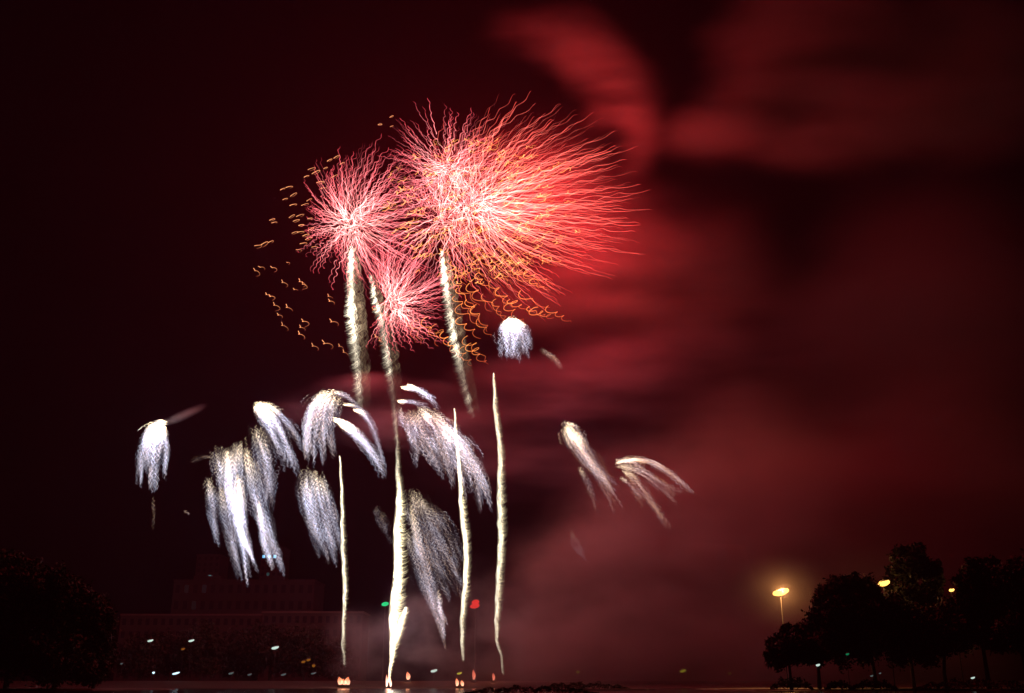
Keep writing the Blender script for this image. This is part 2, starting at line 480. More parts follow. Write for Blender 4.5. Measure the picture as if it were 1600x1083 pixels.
for (px, py, Y, rx, ry, mt, lb, g) in [
    (235, 1001, 425, 5.5, 2.2, LEDW, 'white bank lamp farthest left of the high pair', BG_),
    (299, 1001, 425, 5.5, 2.2, LEDW, 'white bank lamp right of the high pair before the long building', BG_),
    (430, 1012, 420, 7, 3, LEDW, 'larger white bank lamp right of the middle of the tree row', BG_),
    (678, 1048, 415, 6.5, 2.8, LEDW, 'white bank lamp right of the thickest rising tail', BG_),
    (240, 1051, 400, 2.4, 2.2, LEDB, 'low round white lamp at the water left of centre', BG_),
    (275, 1052, 400, 7, 2, LEDB, 'low wide bluish lamp at the water left of centre', BG_),
    (361, 1052, 400, 5, 2, LEDD, 'faint low lamp left of the white bank lights in the middle', BG_),
    (390, 1054, 400, 4, 1.5, LEDD, 'faint flat lamp near the foot of the middle bank tree', BG_),
    (443, 1054, 400, 5, 1.7, LEDD, 'faint teal lamp low on the bank below the larger white lamp', BG_),
    (490, 1052, 400, 5, 1.5, LEDD, 'faint lamp low on the bank left of the first rising tail', BG_),
    (190, 1037, 410, 2.5, 1.5, LEDD, 'tiny blue lamp beside the left black trees', BG_),
    (1213, 895, 520, 3.2, 2, LEDD, 'pale small lamp high above the brightest orange street lamp', 'faint lights in the haze'),
    (1258, 884, 520, 4.5, 1.5, lamp_mat('veiled_lamp_glass', (.4, .35, .3), .12), 'left one of two veiled lights above the right trees', 'faint lights in the haze'),
    (1285, 883, 520, 4.5, 1.5, lamp_mat('veiled_lamp_glass', (.4, .35, .3), .12), 'right one of two veiled lights above the right trees', 'faint lights in the haze'),
    (1487, 868, 480, 2.0, 1.2, lamp_mat('dim_red_lamp_glass', (1, .05, .03), .5), 'tiny red light above the dip in the right trees', 'faint lights in the haze'),
    (903, 1050, 420, 3.2, 1.3, YELG, 'dim yellow lamp above the far islet', 'yellow green lamps in the haze'),
    (1067, 1048, 420, 6, 3.2, YELG, 'brightest yellow green lamp in the haze left of the right shore', 'yellow green lamps in the haze'),
    (1140, 1052, 420, 3.2, 1.3, YELG, 'small yellow lamp nearest the right spit', 'yellow green lamps in the haze'),
    (1163, 1049, 425, 3, 1.8, LEDD, 'small pale lamp just left of the right spit', 'yellow green lamps in the haze'),
    (718, 1052, 425, 5, 2, YELG, 'yellow lamp right above the ground flame of the second thick tail', 'yellow green lamps in the haze'),
    (286, 1014, 430, 4, 2, AMBER, 'amber lamp below the right one of the high white pair', 'amber lamps before the buildings'),
    (474, 1034, 430, 4, 2.4, AMBER, 'left lamp of the amber pair near the first rising tail', 'amber lamps before the buildings'),
    (482, 1031, 430, 4, 2.4, AMBER, 'right lamp of the amber pair near the first rising tail', 'amber lamps before the buildings'),
    (490, 1040, 430, 3, 3, AMBER, 'single amber lamp just below the amber pair', 'amber lamps before the buildings'),
    (1278, 1039, 240, 4, 2.4, LEDW, 'white lamp among the trunks near the tip of the right spit', 'lamps under the right trees'),
    (1324, 1022, 239, 3.5, 2, GREEND, 'dim green lamp in the dark below the broad tree', 'lamps under the right trees'),
    (1362, 1056, 236, 3, 1.6, LEDD, 'pale lamp in the gap under the flat topped tree', 'lamps under the right trees'),
    (1375, 1052, 236, 2.4, 1.3, LEDD, 'fainter second lamp in the gap under the flat topped tree', 'lamps under the right trees'),
    (1520, 1059, 233, 4, 1.9, LEDW, 'white lamp low in the dark under the wide right tree', 'lamps under the right trees'),
]:
    zb = gz if Y < 260 else 2.5
    street_lamp(px, py, Y, zb, rx, ry, mt, lb, g, pole_r=.06, cat='lamp')

def mast_light(px, py, Y, r, mat, label, col, n=1):
    p = at(px, py, Y); k = mpp(Y)
    root = empty('beacon_mast', (p.x, Y, 2.5), label, 'beacon')
    bm = bmesh.new(); h = p.z - 2.5
    add_tube(bm, [(0, 0, 0), (0, 0, h)], [.25, .12], 6)
    from_bm('mast', bm, M_METAL, root)
    for i in range(n):
        dz = ((n - 1) / 2 - i) * r[1] * 1.5 * k
        ball('beacon_light', ((i*-.3), -.4, h + dz), (r[0]*k*(1 if i else .8), r[0]*k*.5, r[1]*k), mat, root, .18)
    return root
mast_light(602, 944, 455, (7, 3), GREEN, 'green light on a thin mast left of the thickest rising tail', None)
mast_light(743, 944, 455, (7.5, 3.6), REDL, 'red double light on a thin mast right of the second thick tail', None, n=2)

# ------------------------------------------------------------------ flames at the launch spots
FL = glow_mat('flame_light')
def flame(px, pbot, ptop, w, Y, zb, tongues, label, cols=((1.1, .5, .3), (.5, .1, .03))):
    k = mpp(Y)
    p = at(px, pbot, Y)
    root = empty('ground_flame', (p.x, Y, zb), label, 'flame', 'flames at the launch spots')
    H = (pbot - ptop) * k
    z0 = p.z - zb
    rr = random.Random(int(px))
    bm = bmesh.new()      # the little launch tray the flame burns in
    add_box(bm, -w*k*.8, w*k*.8, -.4, .4, -.1, max(z0, .12))
    from_bm('launch_tray', bm, M_METAL, root)
    for i in range(tongues):
        x = 0 if tongues == 1 else (-.5 + i / (tongues - 1)) * w * k * 1.1
        hh = H * (1 - .25 * (i % 2)); ww = w * k * .5 / (1 if tongues == 1 else 1.5)
        P = 12; ts = np.linspace(0, 1, P)
        path = np.stack([x + .25*ww*np.sin(ts*5+i), 0*ts - .1*i, max(z0, .12) + ts * hh], -1)[None]
        rad = (ww * np.sin(np.pi * np.clip(ts * .82 + .16, 0, 1)) ** 1.2 + .01)[None]
        rad[0, -1] = .01
        c0, c1 = np.array(cols[0]), np.array(cols[1])
        col = (c0 * (1 - ts)[:, None] ** 1.2 + c1 * (1 - (1 - ts)[:, None] ** 1.2))[None]
        V, Q, K = tubes(path, rad, col, 10)
        link('flame_tongue', np_mesh('flame_tongue', V, Q, K), FL, root)
    lamp('flame_glow', (p.x, Y - .8, p.z + H * .7), (1, .3, .12), 300, root, .3)
    return root
flame(537, 1070, 1059, 11, 357.5, .4, 3, 'wide orange ground flame under the leftmost rising tail')
flame(607, 1073, 1056, 5, 356.5, .3, 2, 'bright ground flame at the foot of the thickest rising tail', ((1.6, 1.0, .8), (.7, .2, .1)))
flame(637, 1062, 1051, 6, 392, 1.9, 1, 'small orange flame right of the thickest tail, set back on the bank')
flame(718, 1072, 1061, 7, 358, .35, 2, 'bright ground flame below the yellow lamp, under the third rising tail')
flame(740, 1062, 1048, 5, 392, 1.9, 1, 'tall thin flame between the third and fourth rising tails', ((.5, .13, .08), (.35, .05, .03)))
flame(771, 1063, 1053, 4, 392, 1.9, 1, 'small thin flame farthest right, under the last rising tail', ((.5, .13, .08), (.35, .05, .03)))

# ------------------------------------------------------------------ fireworks
def shake(t, seed, f=6.5):
    r = np.random.default_rng(seed); ph = r.uniform(0, 6.28, 6)
    x = np.sin(2*np.pi*f*t + ph[0]) + .35*np.sin(2*np.pi*f*1.9*t + ph[1]) + .7*np.sin(2*np.pi*f*.43*t + ph[4])
    y = .8*np.sin(2*np.pi*f*1.05*t + ph[2]) + .35*np.sin(2*np.pi*f*1.7*t + ph[3])
    return x, y

def red_burst(c, Rpx, N, wind, label, seed, squash=(1, 1), power=60000, t0max=.3, amp=1.2, hue=0.0, gate=None, gravity=6, lampoff=(0, 0, 6), width=.66, pink=1.0):
    rng = np.random.default_rng(seed)
    root = empty('firework_burst', at(c[0], c[1], YF), label, 'firework burst', 'red firework bursts')
    d = rng.normal(size=(N * 2, 3)); d /= np.linalg.norm(d, axis=1, keepdims=True)
    if gate is not None:
        d = d[[gate(q) for q in d]]
    d = d[:N]; N = len(d)
    P = 44
    Rr = Rpx * rng.uniform(.78, 1.06, N)
    t0 = .03 + (t0max + .2) * rng.uniform(0, 1, N) ** 1.9
    ts = t0[:, None] + (1 - t0)[:, None] * np.linspace(0, 1, P)[None]
    s = ts ** .85
    sx, sy = shake(ts, seed)
    j = rng.uniform(.6, 1.35, (N, 1)); ts_ = ts + rng.uniform(-.02, .02, (N, 1)); sx, sy = shake(ts_, seed)
    ox = rng.normal(0, .07 * Rpx, (N, 1)); oy = rng.normal(0, .07 * Rpx, (N, 1))
    px = c[0] + ox + d[:, 0:1] * Rr[:, None] * s * squash[0] + wind[0] * ts**1.8 + sx * amp * j
    py = c[1] + oy - d[:, 2:3] * Rr[:, None] * s * squash[1] + wind[1] * ts**1.8 + sy * amp * j + gravity * ts**2
    Y = YF + d[:, 1:2] * Rr[:, None] * s * mpp(YF)
    W = at_np(px, py, Y)
    f = np.linspace(0, 1, P)[None, :, None]
    base = np.array([2.1, 1.15, 1.0]); mid = np.array([1.5, .44 + .04*pink, .33 + .17*pink]); tip = np.array([1.05, .13 + hue, .10 + .08*pink])
    a = np.clip(ts[:, :, None] / .5, 0, 1); b_ = np.clip((ts[:, :, None] - .5) / .5, 0, 1)
    col = (base * (1 - a) + mid * a) * (1 - b_) + tip * b_
    lum = rng.uniform(.3, 1.5, (N, 1, 1)) * (1 - .35 * f ** 3)
    fl = 1 + .3 * np.sin(ts * 60 + rng.uniform(0, 6, (N, 1)))[:, :, None]
    col = col * lum * fl * .36
    rad = width * mpp(YF) * rng.uniform(.55, 1.15, (N, 1)) * np.ones((N, P)) * (1 - .35 * np.linspace(0, 1, P)[None])
    rad[:, -1] = .01
    order = np.argsort(-np.hypot(px[:, -1] - px[:, 0], py[:, -1] - py[:, 0]))
    for i in order[:99]:
        trail_obj('star_streak', W[i:i+1], rad[i:i+1], col[i:i+1], RED, root, 5)
    rest = order[99:]
    if len(rest):
        o = trail_obj('star_streaks', W[rest], rad[rest], col[rest], RED, root, 4); o['kind'] = 'stuff'
    lamp('burst_light', at(c[0] + lampoff[0], c[1] + lampoff[1], YF + lampoff[2]), REDC, power, root)
    return root

red_burst((553, 348), 120, 340, (28, -6), 'pink red burst on the left above the first broad tail', 101, squash=(.95, 1.05), power=26000, gravity=2)
red_burst((700, 268), 108, 210, (2, -6), 'pink burst at top centre pointing straight up between its neighbours', 102, power=26000, gravity=0)
red_burst((742, 322), 185, 400, (95, -14), 'largest burst, scarlet, its streaks swept far to the right', 103, squash=(.95, .88), power=150000, gravity=8, amp=1.5, lampoff=(85, 5, 4), pink=0.0)
red_burst((616, 470), 98, 230, (12, -18), 'lower pink burst in the middle, above the second broad tail', 104, squash=(.95, 1), power=12000, gravity=6, gate=lambda q: not (q[0] < -.55))
red_burst((695, 345), 125, 150, (6, 0), 'bright pink core burst where the third broad tail ends', 105, power=26000, gravity=0)

# gold shells
def gold_shell():
    rng = np.random.default_rng(7)
    c = at(660, 380, YF)
    root = empty('firework_shell', c, 'gold shell of hooked ember trails scattered left of and below the red bursts', 'firework shell')
    k = mpp(YF)
    hooks = []    # left hooks: (px, py, size, bright, flat)
    H = [(397,381,1),(406,380,1),(418,377,1),(396,418,1.1),(403,415,1),(422,415,.9),(447,409,.8),(437,295,1),(446,290,1),(452,304,1),(441,310,1),(452,318,1.1),
         (480,262,1),(474,275,1),(486,268,1),(494,282,.9),(500,292,.9),(420,342,.9),(424,346,.8),(450,338,1),(457,343,1),(462,335,1),(466,350,1),(480,340,.9),(470,318,.9),(478,312,.9),
         (455,362,1),(464,360,1),(472,366,1),(480,358,1),(468,378,1),(476,372,1),(462,388,.8),(486,384,.9),(440,437,1),(467,435,1),(472,440,.8),(458,450,1),(415,457,1.1),(420,460,1),
         (427,472,1.1),(447,475,1),(433,489,1.1),(440,503,1.1),(471,498,1.1),(468,507,1),(466,517,1),(512,459,1.2),(513,467,1),(515,498,1.2),(487,536,1.4),(503,531,1.4),(529,537,1.2),(536,546,1.2),
         (510,250,.8),(520,245,.8),(505,262,.8),(530,255,.7),(517,275,.8),(590,193,.5),(608,182,.5),(609,197,.5),(585,522,1.1),(592,528,1.1),(581,480,1),(595,488,1)]
    n_ = 30
    ctrl = np.array([(0,0),(1.2,2.2),(2.4,4.6),(.6,5.6),(3.5,5.2),(7.5,6.0),(11,8.2),(12.2,11.2),(9.5,13.6),(5.5,14.8),(2.8,17.0),(1.8,20)], float)
    def cr(ctrl, n):
        u = np.linspace(0, len(ctrl) - 1.001, n); i = u.astype(int); f = u - i
        g = lambda q: ctrl[np.clip(q, 0, len(ctrl) - 1)]
        p0, p1, p2, p3 = g(i-1), g(i), g(i+1), g(i+2); f = f[:, None]
        return .5*((2*p1) + (-p0+p2)*f + (2*p0-5*p1+4*p2-p3)*f**2 + (-p0+3*p1-3*p2+p3)*f**3)
    base = cr(ctrl, n_)
    paths, rads, cols = [], [], []
    def put(px, py, wmul, lum, col0, col1, Y=None):
        Y = YF + rng.uniform(-40, 40) if Y is None else Y
        paths.append(at_np(px, py, np.full(len(px), Y)))
        f = np.linspace(0, 1, len(px))
        r_ = wmul * k * np.ones(len(px)) * (1 - .5*f); r_[0] *= .4; r_[-1] = .01
        rads.append(r_)
        cols.append((np.array(col0) * (1 - f)[:, None] + np.array(col1) * f[:, None]) * lum * .6)
    for (x, y, s) in H:
        fl = np.clip((430 - y) / 60, 0, 1)           # the upper ones close to flat loops
        sh = base * s * .95
        th = np.linspace(.5, 6.6, n_)
        loop = np.stack([-np.cos(th) * 8 + 8 + th * .6, -np.sin(th) * 2.0 - .42 * (-np.cos(th) * 8) + 3], -1) * .8 * s
        q = sh * (1 - fl) + loop * fl
        q = q[:int(rng.uniform(.62, 1.0) * n_)]
        q = np.stack([np.interp(np.linspace(0, len(q)-1, n_), np.arange(len(q)), q[:, i_]) for i_ in (0, 1)], -1)
        ra = rng.uniform(-.22, .22); q = np.stack([q[:, 0]*math.cos(ra) - q[:, 1]*math.sin(ra), q[:, 0]*math.sin(ra) + q[:, 1]*math.cos(ra)], -1)
        e = rng.uniform(.65, 1.2)
        put(x + q[:, 0] * e * .88, y + q[:, 1] * e * .88, .5, rng.uniform(.6, 1), (1.6, .72, .32), (.30, .07, .03))
    # right lower chains: long S shaped falls
    S = [(640,500),(655,505),(668,500),(684,510),(690,520),(705,535),(733,528),(742,540),(700,430),(712,438),(724,420),(735,445),(748,430),(730,470),(745,480),(722,500),(758,462),
         (770,440),(778,425),(785,455),(800,470),(806,420),(818,430),(760,400),(795,400),(826,425),(790,478),(826,482),(838,485),(765,410),(774,470),(712,465),(720,480),(705,410),(740,405),
         (850,400),(835,395),(752,500),(728,545),(860,482),(812,458),(745,415),(788,415),(830,440),(716,452)]
    for (x, y) in S:
        L = rng.uniform(30, 62); ang = rng.uniform(.7, 1.05) if x < 800 else rng.uniform(.35, .6)
        if x < 700: L *= .8; ang = rng.uniform(1.0, 1.3)
        t = np.linspace(0, 1, 46)
        A = rng.uniform(3.5, 9.0) * (1 - rng.uniform(.5, .85) * t) * (1 + .35*np.sin(t*rng.uniform(5, 11) + rng.uniform(0, 6)))
        ph = 2 * np.pi * rng.uniform(1.9, 3.3) * t ** rng.uniform(.7, 1.05) + 2.6 + .5*np.sin(t*9 + rng.uniform(0, 6))
        qx = L * math.cos(ang) * t + A * np.sin(ph) * 1.0 - A[0]*math.sin(2.6) + rng.normal(0, 2)
        qy = L * math.sin(ang) * t + A * .55 * np.cos(ph * 1.0 + .6)
        put(x + qx, y + qy, .5, rng.uniform(.4, 1.0), (1.7, .60, .16), (.75, .12, .05))
    ncount = len(paths)
    for i in range(min(99, ncount)):
        trail_obj('ember_trail', paths[i][None], rads[i][None], cols[i][None], GOLD, root, 5)
    if ncount > 99:
        for L_ in (30, 46):
            ids = [i for i in range(99, ncount) if len(paths[i]) == L_]
            if ids:
                o = trail_obj('ember_trails', np.array([paths[i] for i in ids]), np.array([rads[i] for i in ids]), np.array([cols[i] for i in ids]), GOLD, root, 5)
                o['kind'] = 'stuff'
    # yellow flecks through the red bursts
    root2 = empty('firework_shell', at(740, 320, YF), 'yellow gold shell glittering inside the right red bursts', 'firework shell')
    N = 300
    a = rng.uniform(0, 2*np.pi, N); rr = np.sqrt(rng.uniform(.0, 1, N))
    cx = 745 + rr * np.cos(a) * 130 + 20 * rng.normal(size=N); cy = 330 + rr * np.sin(a) * 115
    t = np.linspace(0, 1, 20)[None]
    sz = rng.uniform(1.6, 4.4, (N, 1))
    ph = rng.uniform(-.4, .4, (N, 1))
    px = cx[:, None] + sz * 2.0 * (t - .5) + sz * np.sin(2*np.pi*rng.uniform(.9, 1.9, (N, 1))*t + ph*3) + (rng.uniform(2, 16, (N, 1))) * t
    py = cy[:, None] + sz * .8 * np.cos(2*np.pi*1.6*t + ph) - (rng.uniform(-2, 7, (N, 1))) * t
    Y = np.broadcast_to(YF + rng.uniform(-38, -5, (N, 1)), px.shape)
    W = at_np(px, py, Y)
    col = np.array([1.0, .45, .12])[None, None] * rng.uniform(.2, 1.0, (N, 1, 1)) * (1 - .5 * t[:, :, None])
    rad = np.full((N, 20), .58 * k) * (1 - .4*t)
    for i in range(99):
        trail_obj('ember_trail', W[i:i+1], rad[i:i+1], col[i:i+1], GOLD, root2, 4)
    o = trail_obj('ember_trails', W[99:], rad[99:], col[99:], GOLD, root2, 4); o['kind'] = 'stuff'
gold_shell()

# white falling plumes ------------------------------------------------
def bez(p0, p1, p2, t):
    return p0*(1-t)**2 + 2*p1*t*(1-t) + p2*t**2

def plume(strands, label, seed, Y=YF, warm=0.0, power=0, lpos=None, lum=1.0, count=26, head_hot=1.0, seg=.3, wid=.30):
    """strands: list of (x0,y0, xc,yc, x1,y1, spread, rel brightness) in photo pixels, fanned in depth"""
    rng = np.random.default_rng(seed)
    x0 = strands[0][0]; y0 = strands[0][1]
    root = empty('spark_plume', at(x0, y0, Y), label, 'firework plume', 'white spark plumes falling')
    k = mpp(Y)
    for si, (ax, ay, bx, by, cx, cy, sp, lb) in enumerate(strands):
        L = math.hypot(cx-ax, cy-ay)
        N = int(count * lb * (6 + L / 9)) * 2 // 3 + 10
        P = 28
        u0 = (1 - seg*.45) * rng.uniform(0, 1, N) ** (1.0 + .35 * min(head_hot, 1))
        u1 = np.minimum(1.0, u0 + rng.uniform(.12, seg, N))
        t = u0[:, None] + (u1 - u0)[:, None] * np.linspace(0, 1, P)[None]
        off = rng.normal(0, 1, N)[:, None]
        nsub = 5; sid = rng.integers(0, nsub, N)                     # each strand splits into finer falling tips
        jx = (rng.uniform(-1.1, 1.1, nsub) * sp)[sid][:, None]; jy = (rng.uniform(-.16, .07, nsub) * L)[sid][:, None]
        jm = (rng.uniform(-.9, .9, nsub) * sp)[sid][:, None]
        wprof = sp * (.2 + .8*np.sin(np.pi * np.clip(t*.82 + .1, 0, 1))) * (1 - .75 * t ** 2.2)
        X = bez(ax, bx + jm, cx + jx, t) + off * wprof * .8
        Yp = bez(ay, by, cy + jy, t) + rng.normal(0, 1, N)[:, None] * sp * .35
        # the shared tremble
        ph = 2*np.pi * t * L / 7.5
        X = X + 1.5 * np.sin(ph + rng.uniform(0, 1.2, (N, 1))) + .6*np.sin(2.3*ph)
        Yp = Yp + .7 * np.cos(ph * 1.1)
        D = Y + rng.normal(0, 1, N)[:, None] * sp * k * 1.0 * np.ones_like(t)
        W = at_np(X, Yp, D)
        cw = np.array([1.0, .90, .80]) * (1 - .0) ; cc = np.array([.68, .72, 1.0]); cb = np.array([1.0, .55, .28])
        head = np.clip(1 - t * 3.0, 0, 1)[:, :, None]
        tw = rng.uniform(0, 1, (N, 1, 1)) ** 2 * (.6 + warm) + warm * .4
        base = cc * (1 - np.clip(tw, 0, 1)) + cb * np.clip(tw, 0, 1)
        col = base * (1 - head) + np.array([1.0, .76, .48]) * head * (1 + 3.2 * head_hot)
        fade = (1.1 - .75 * t[:, :, None] ** 1.1)
        spk = .38 + .95 * (.5 + .5 * np.sin(np.linspace(0, 1, P)[None] * rng.uniform(14, 34, (N, 1)) + rng.uniform(0, 6, (N, 1))))[:, :, None] ** 2
        col = col * fade * spk * rng.uniform(.25, 1.3, (N, 1, 1)) ** 3.0 * lum * lb * .46
        rad = wid * k * rng.uniform(.5, 1.3, (N, 1)) * np.ones((N, P)); rad[:, 0] *= .3; rad[:, -1] = .01
        trail_obj('spark_strand', W, rad, col, WHITE, root, 3)
    if power:
        lp = lpos or (x0, y0)
        lamp('plume_light', at(lp[0], lp[1], Y + 4), COOL, power * 1.1, root)
    return root

plume([(248,662,222,680,220,764,7,1.2),(252,664,238,690,240,765,8,1.5),(250,662,262,690,258,745,5,.9),(246,664,232,668,228,740,7,1.1),(258,660,240,655,226,700,5,1.0)], 'compact white plume farthest left with a glowing cream head', 201, power=900, lum=.66)
plume([(405,630,435,660,466,745,6,1.2),(402,630,418,660,452,730,6,1.1),(412,628,450,655,470,700,5,.8),(405,634,410,650,425,680,6,1.4)], 'plume with a hot white head curving down to the right, second from the left', 202, power=900, lum=.48)
plume([(398,668,422,730,412,790,12,.9),(375,690,362,760,372,870,13,1.1),(355,700,350,780,395,900,9,1.2),(372,740,372,820,392,905,6,1.2),(385,700,400,800,436,895,9,1.0),(405,780,408,840,424,898,4,.9),
       (328,745,330,800,342,850,6,.8),(345,760,350,830,376,905,5,.6),(340,700,352,740,352,790,11,.8),(410,690,425,740,420,800,7,.6)], 'largest white plume, hanging low on the left in several long tails', 203, lum=.48, power=1400, lpos=(365,780), head_hot=.1)
plume([(510,612,478,630,478,715,8,1.0),(520,612,496,640,500,722,9,1.1),(528,618,508,660,522,710,7,.7),(500,618,474,650,484,712,7,.8),(520,610,545,618,556,640,4,.6)], 'broad white plume like a bird wing beneath the left broad tail', 204, power=500, lum=.85, warm=.15, head_hot=.2)
plume([(522,656,556,660,598,748,5,1.4),(530,658,570,680,596,730,6,1.1),(552,640,580,640,602,740,4,.8),(535,632,570,630,590,680,3,.7),(530,660,550,680,585,715,4,1.0)], 'curved white plume drooping right behind the wing shaped one', 205, power=700, lum=.38)
plume([(482,730,470,780,498,850,11,.9),(492,735,500,800,524,878,11,.9),(478,750,478,800,506,880,8,.6),(500,745,525,800,531,870,6,.6)], 'dim grey plume left of the thin leftmost rising tail', 206, lum=.6, head_hot=0)
plume([(660,640,690,660,720,770,12,1.0),(650,640,660,680,700,740,13,.9),(690,668,735,700,762,792,11,1.0),(640,640,645,680,660,725,9,.7),(675,650,720,680,748,770,12,.9),(622,630,632,670,650,700,6,.6)], 'wide greyish plume in the middle crossed by the third rising tail', 207, power=500, lpos=(680,690), lum=.75, warm=.2, head_hot=0)
plume([(628,606,650,604,678,630,4,1.2),(636,602,660,606,684,640,4,.9),(622,628,640,624,668,640,4,.9)], 'small hooked white sparks at the top of the middle plume', 208, lum=.5, wid=.34)
plume([(640,765,665,850,700,925,13,.8),(655,770,690,850,722,925,13,.8),(642,790,660,900,694,1002,7,.9),(650,780,700,820,720,890,10,.5),(640,830,650,900,676,960,8,.6),(685,920,688,960,694,1000,3,.8)], 'faint speckled plume falling right of the thickest rising tail', 209, lum=.42, warm=.25, head_hot=0, seg=.2)
plume([(800,500,785,510,790,562,7,1.3),(802,500,802,520,806,564,8,1.5),(806,500,826,515,826,545,7,1.0),(798,502,788,506,786,540,6,1.2),(804,500,812,510,822,560,6,1.0)], 'short brilliant white plume alone under the red bursts', 210, power=450, lum=.72)
plume([(882,662,900,700,930,740,7,1.0),(890,668,915,710,966,790,8,1.0),(886,665,910,720,958,770,9,.9),(905,730,920,760,934,800,4,.4),(884,660,905,668,912,700,6,1.0)], 'cream plume falling right, left one of the pair on the right', 211, power=1900, lum=.3, warm=.6, head_hot=.5)
plume([(968,722,1020,705,1078,775,6,1.0),(965,728,1010,730,1060,790,7,.8),(975,735,1000,750,1045,828,6,.7),(962,724,985,712,1010,735,5,1.2),(970,745,990,760,1005,790,4,.6)], 'tan plume arching to the right, rightmost of all plumes', 212, power=1500, lum=.3, warm=.75, head_hot=.3)
plume([(240,775,242,800,238,830,1.2,.25),(330,715,318,712,300,722,4,.4),(288,798,292,800,298,806,2,.5)], 'few faint brown sparks between the two left plumes', 213, lum=.25, warm=.8, head_hot=0, wid=.35)
plume([(845,545,862,555,876,578,4,.5),(855,550,868,560,874,570,3,.5)], 'faint trail of brown sparks right of the brilliant short plume', 214, lum=.3, warm=.8, head_hot=0, wid=.35)
plume([(590,790,586,810,602,835,5,.5),(600,800,600,820,610,850,4,.4),(893,830,900,850,915,885,5,.35)], 'very faint grey sparks left of the thickest rising tail', 215, lum=.22, warm=.3, head_hot=0)

# rising tails --------------------------------------------------------
def polyline(pts, t):
    pts = np.array(pts, float); d = np.r_[0, np.cumsum(np.hypot(*np.diff(pts[:, :2], axis=0).T))]; d /= d[-1]
    return [np.interp(t, d, pts[:, i]) for i in range(pts.shape[1])]

def solid_tail(pts, label, seed, lum=1.0, fringe=900, Y=YF, power=0, lpos=(.5,), col=(1.0, .92, .70), side=1):
    """pts (px,py,width,brightness): braided bright core with a fringe of fine side sparks"""
    rng = np.random.default_rng(seed)
    root = empty('rising_tail', at(pts[-1][0], pts[-1][1], Y), label, 'firework tail', 'narrow bright rising tails')
    k = mpp(Y)
    Ltot = sum(math.hypot(a[0]-b_[0], a[1]-b_[1]) for a, b_ in zip(pts, pts[1:]))
    P = int(Ltot * .8)
    t = np.linspace(0, 1, P)
    x, y, w, br = polyline(pts, t)
    NS = 7                                   # braids of the core
    W_, Rr, Cc = [], [], []
    x = x + .15 * w * np.sin(y / 23.0 + seed)
    for s in range(NS):
        o = (s - (NS-1)/2) / (NS/2)
        ph = rng.uniform(0, 6.28); fq = rng.uniform(.8, 1.3)
        wav = np.sin(y / 8.5 * fq + ph) * .5 + np.sin(y / 3.9 * fq + ph * 2) * .25
        X = x + w * (.32 * o + .12 * wav) + .8 * np.sin(y / 6.0)
        D = Y + w * k * .25 * np.cos(y / 11.0 + ph)
        W_.append(at_np(X, y, D))
        n1 = .55 + .45 * np.sin(y / 5.3 + ph * 3) * np.sin(y / 13.7 + ph)
        n1 = np.clip(n1 + .3*np.sin(y/2.9 + ph*5)*np.sin(y/31 + ph), 0, 1)
        r_ = (.09 * w + .22) * (.85 + .35 * n1) * k
        r_[0] = .01; r_[-1] = .01
        Rr.append(r_)
        dark = 1.0 - (.45 if side > 0 else .0) * max(0, o)
        Cc.append(np.array(col)[None] * (br * (.14 + 1.1 * n1) * lum * dark * .2)[:, None])
    W_.append(at_np(x + .06*w, y, Y + 0*y)); hr = .5 * w * k; hr = hr + .2*k; hr[0] = hr[-1] = .01  # wide dim tubes round the braids: painted halo glow softening the edges
    Rr.append(hr); Cc.append(np.array([1.0, .8, .55])[None] * (br * lum * .07)[:, None])
    W_.append(at_np(x, y, Y + 0*y)); Rr.append(hr * .68); Cc.append(np.array([1.0, .88, .66])[None] * (br * lum * .08)[:, None])
    trail_obj('core', np.array(W_), np.array(Rr), np.array(Cc), WHITE, root, 5)
    N = int(fringe * 1.6); u = rng.uniform(0, 1, N)
    x, y, w, br = polyline(pts, u)
    Pn = 9; tt = np.linspace(0, 1, Pn)[None]
    ln = w * rng.uniform(.25, .95, N)
    st = rng.uniform(-.35, .45, N) * w
    X = (x + st)[:, None] + ln[:, None] * tt * side + rng.normal(0, .3, (N, 1))
    Yp = y[:, None] + 2.2 * np.sin(tt * 3.0) - ln[:, None] * .25 * tt + rng.uniform(-1, 1, (N, 1))
    Dp = (Y + rng.normal(0, 1, N) * w * k * .3)[:, None] + 0 * X - .3
    colr = np.array([.95, .78, .48])[None, None] * .45 * (br * rng.uniform(.15, .9, N) * lum)[:, None, None] * (1 - .85 * tt[:, :, None])
    rad = .3 * k * rng.uniform(.5, 1.2, (N, 1)) * (1 - .4*tt)
    o = trail_obj('fringe_sparks', at_np(X, Yp, Dp), rad, colr, WHITE, root, 3); o['kind'] = 'stuff'
    for f in lpos:
        if power:
            xx, yy, _, _ = polyline(pts, np.array([f]))
            lamp('tail_light', at(xx[0], yy[0], Y + 2.5), WARM, power, root, 1.0)
    return root

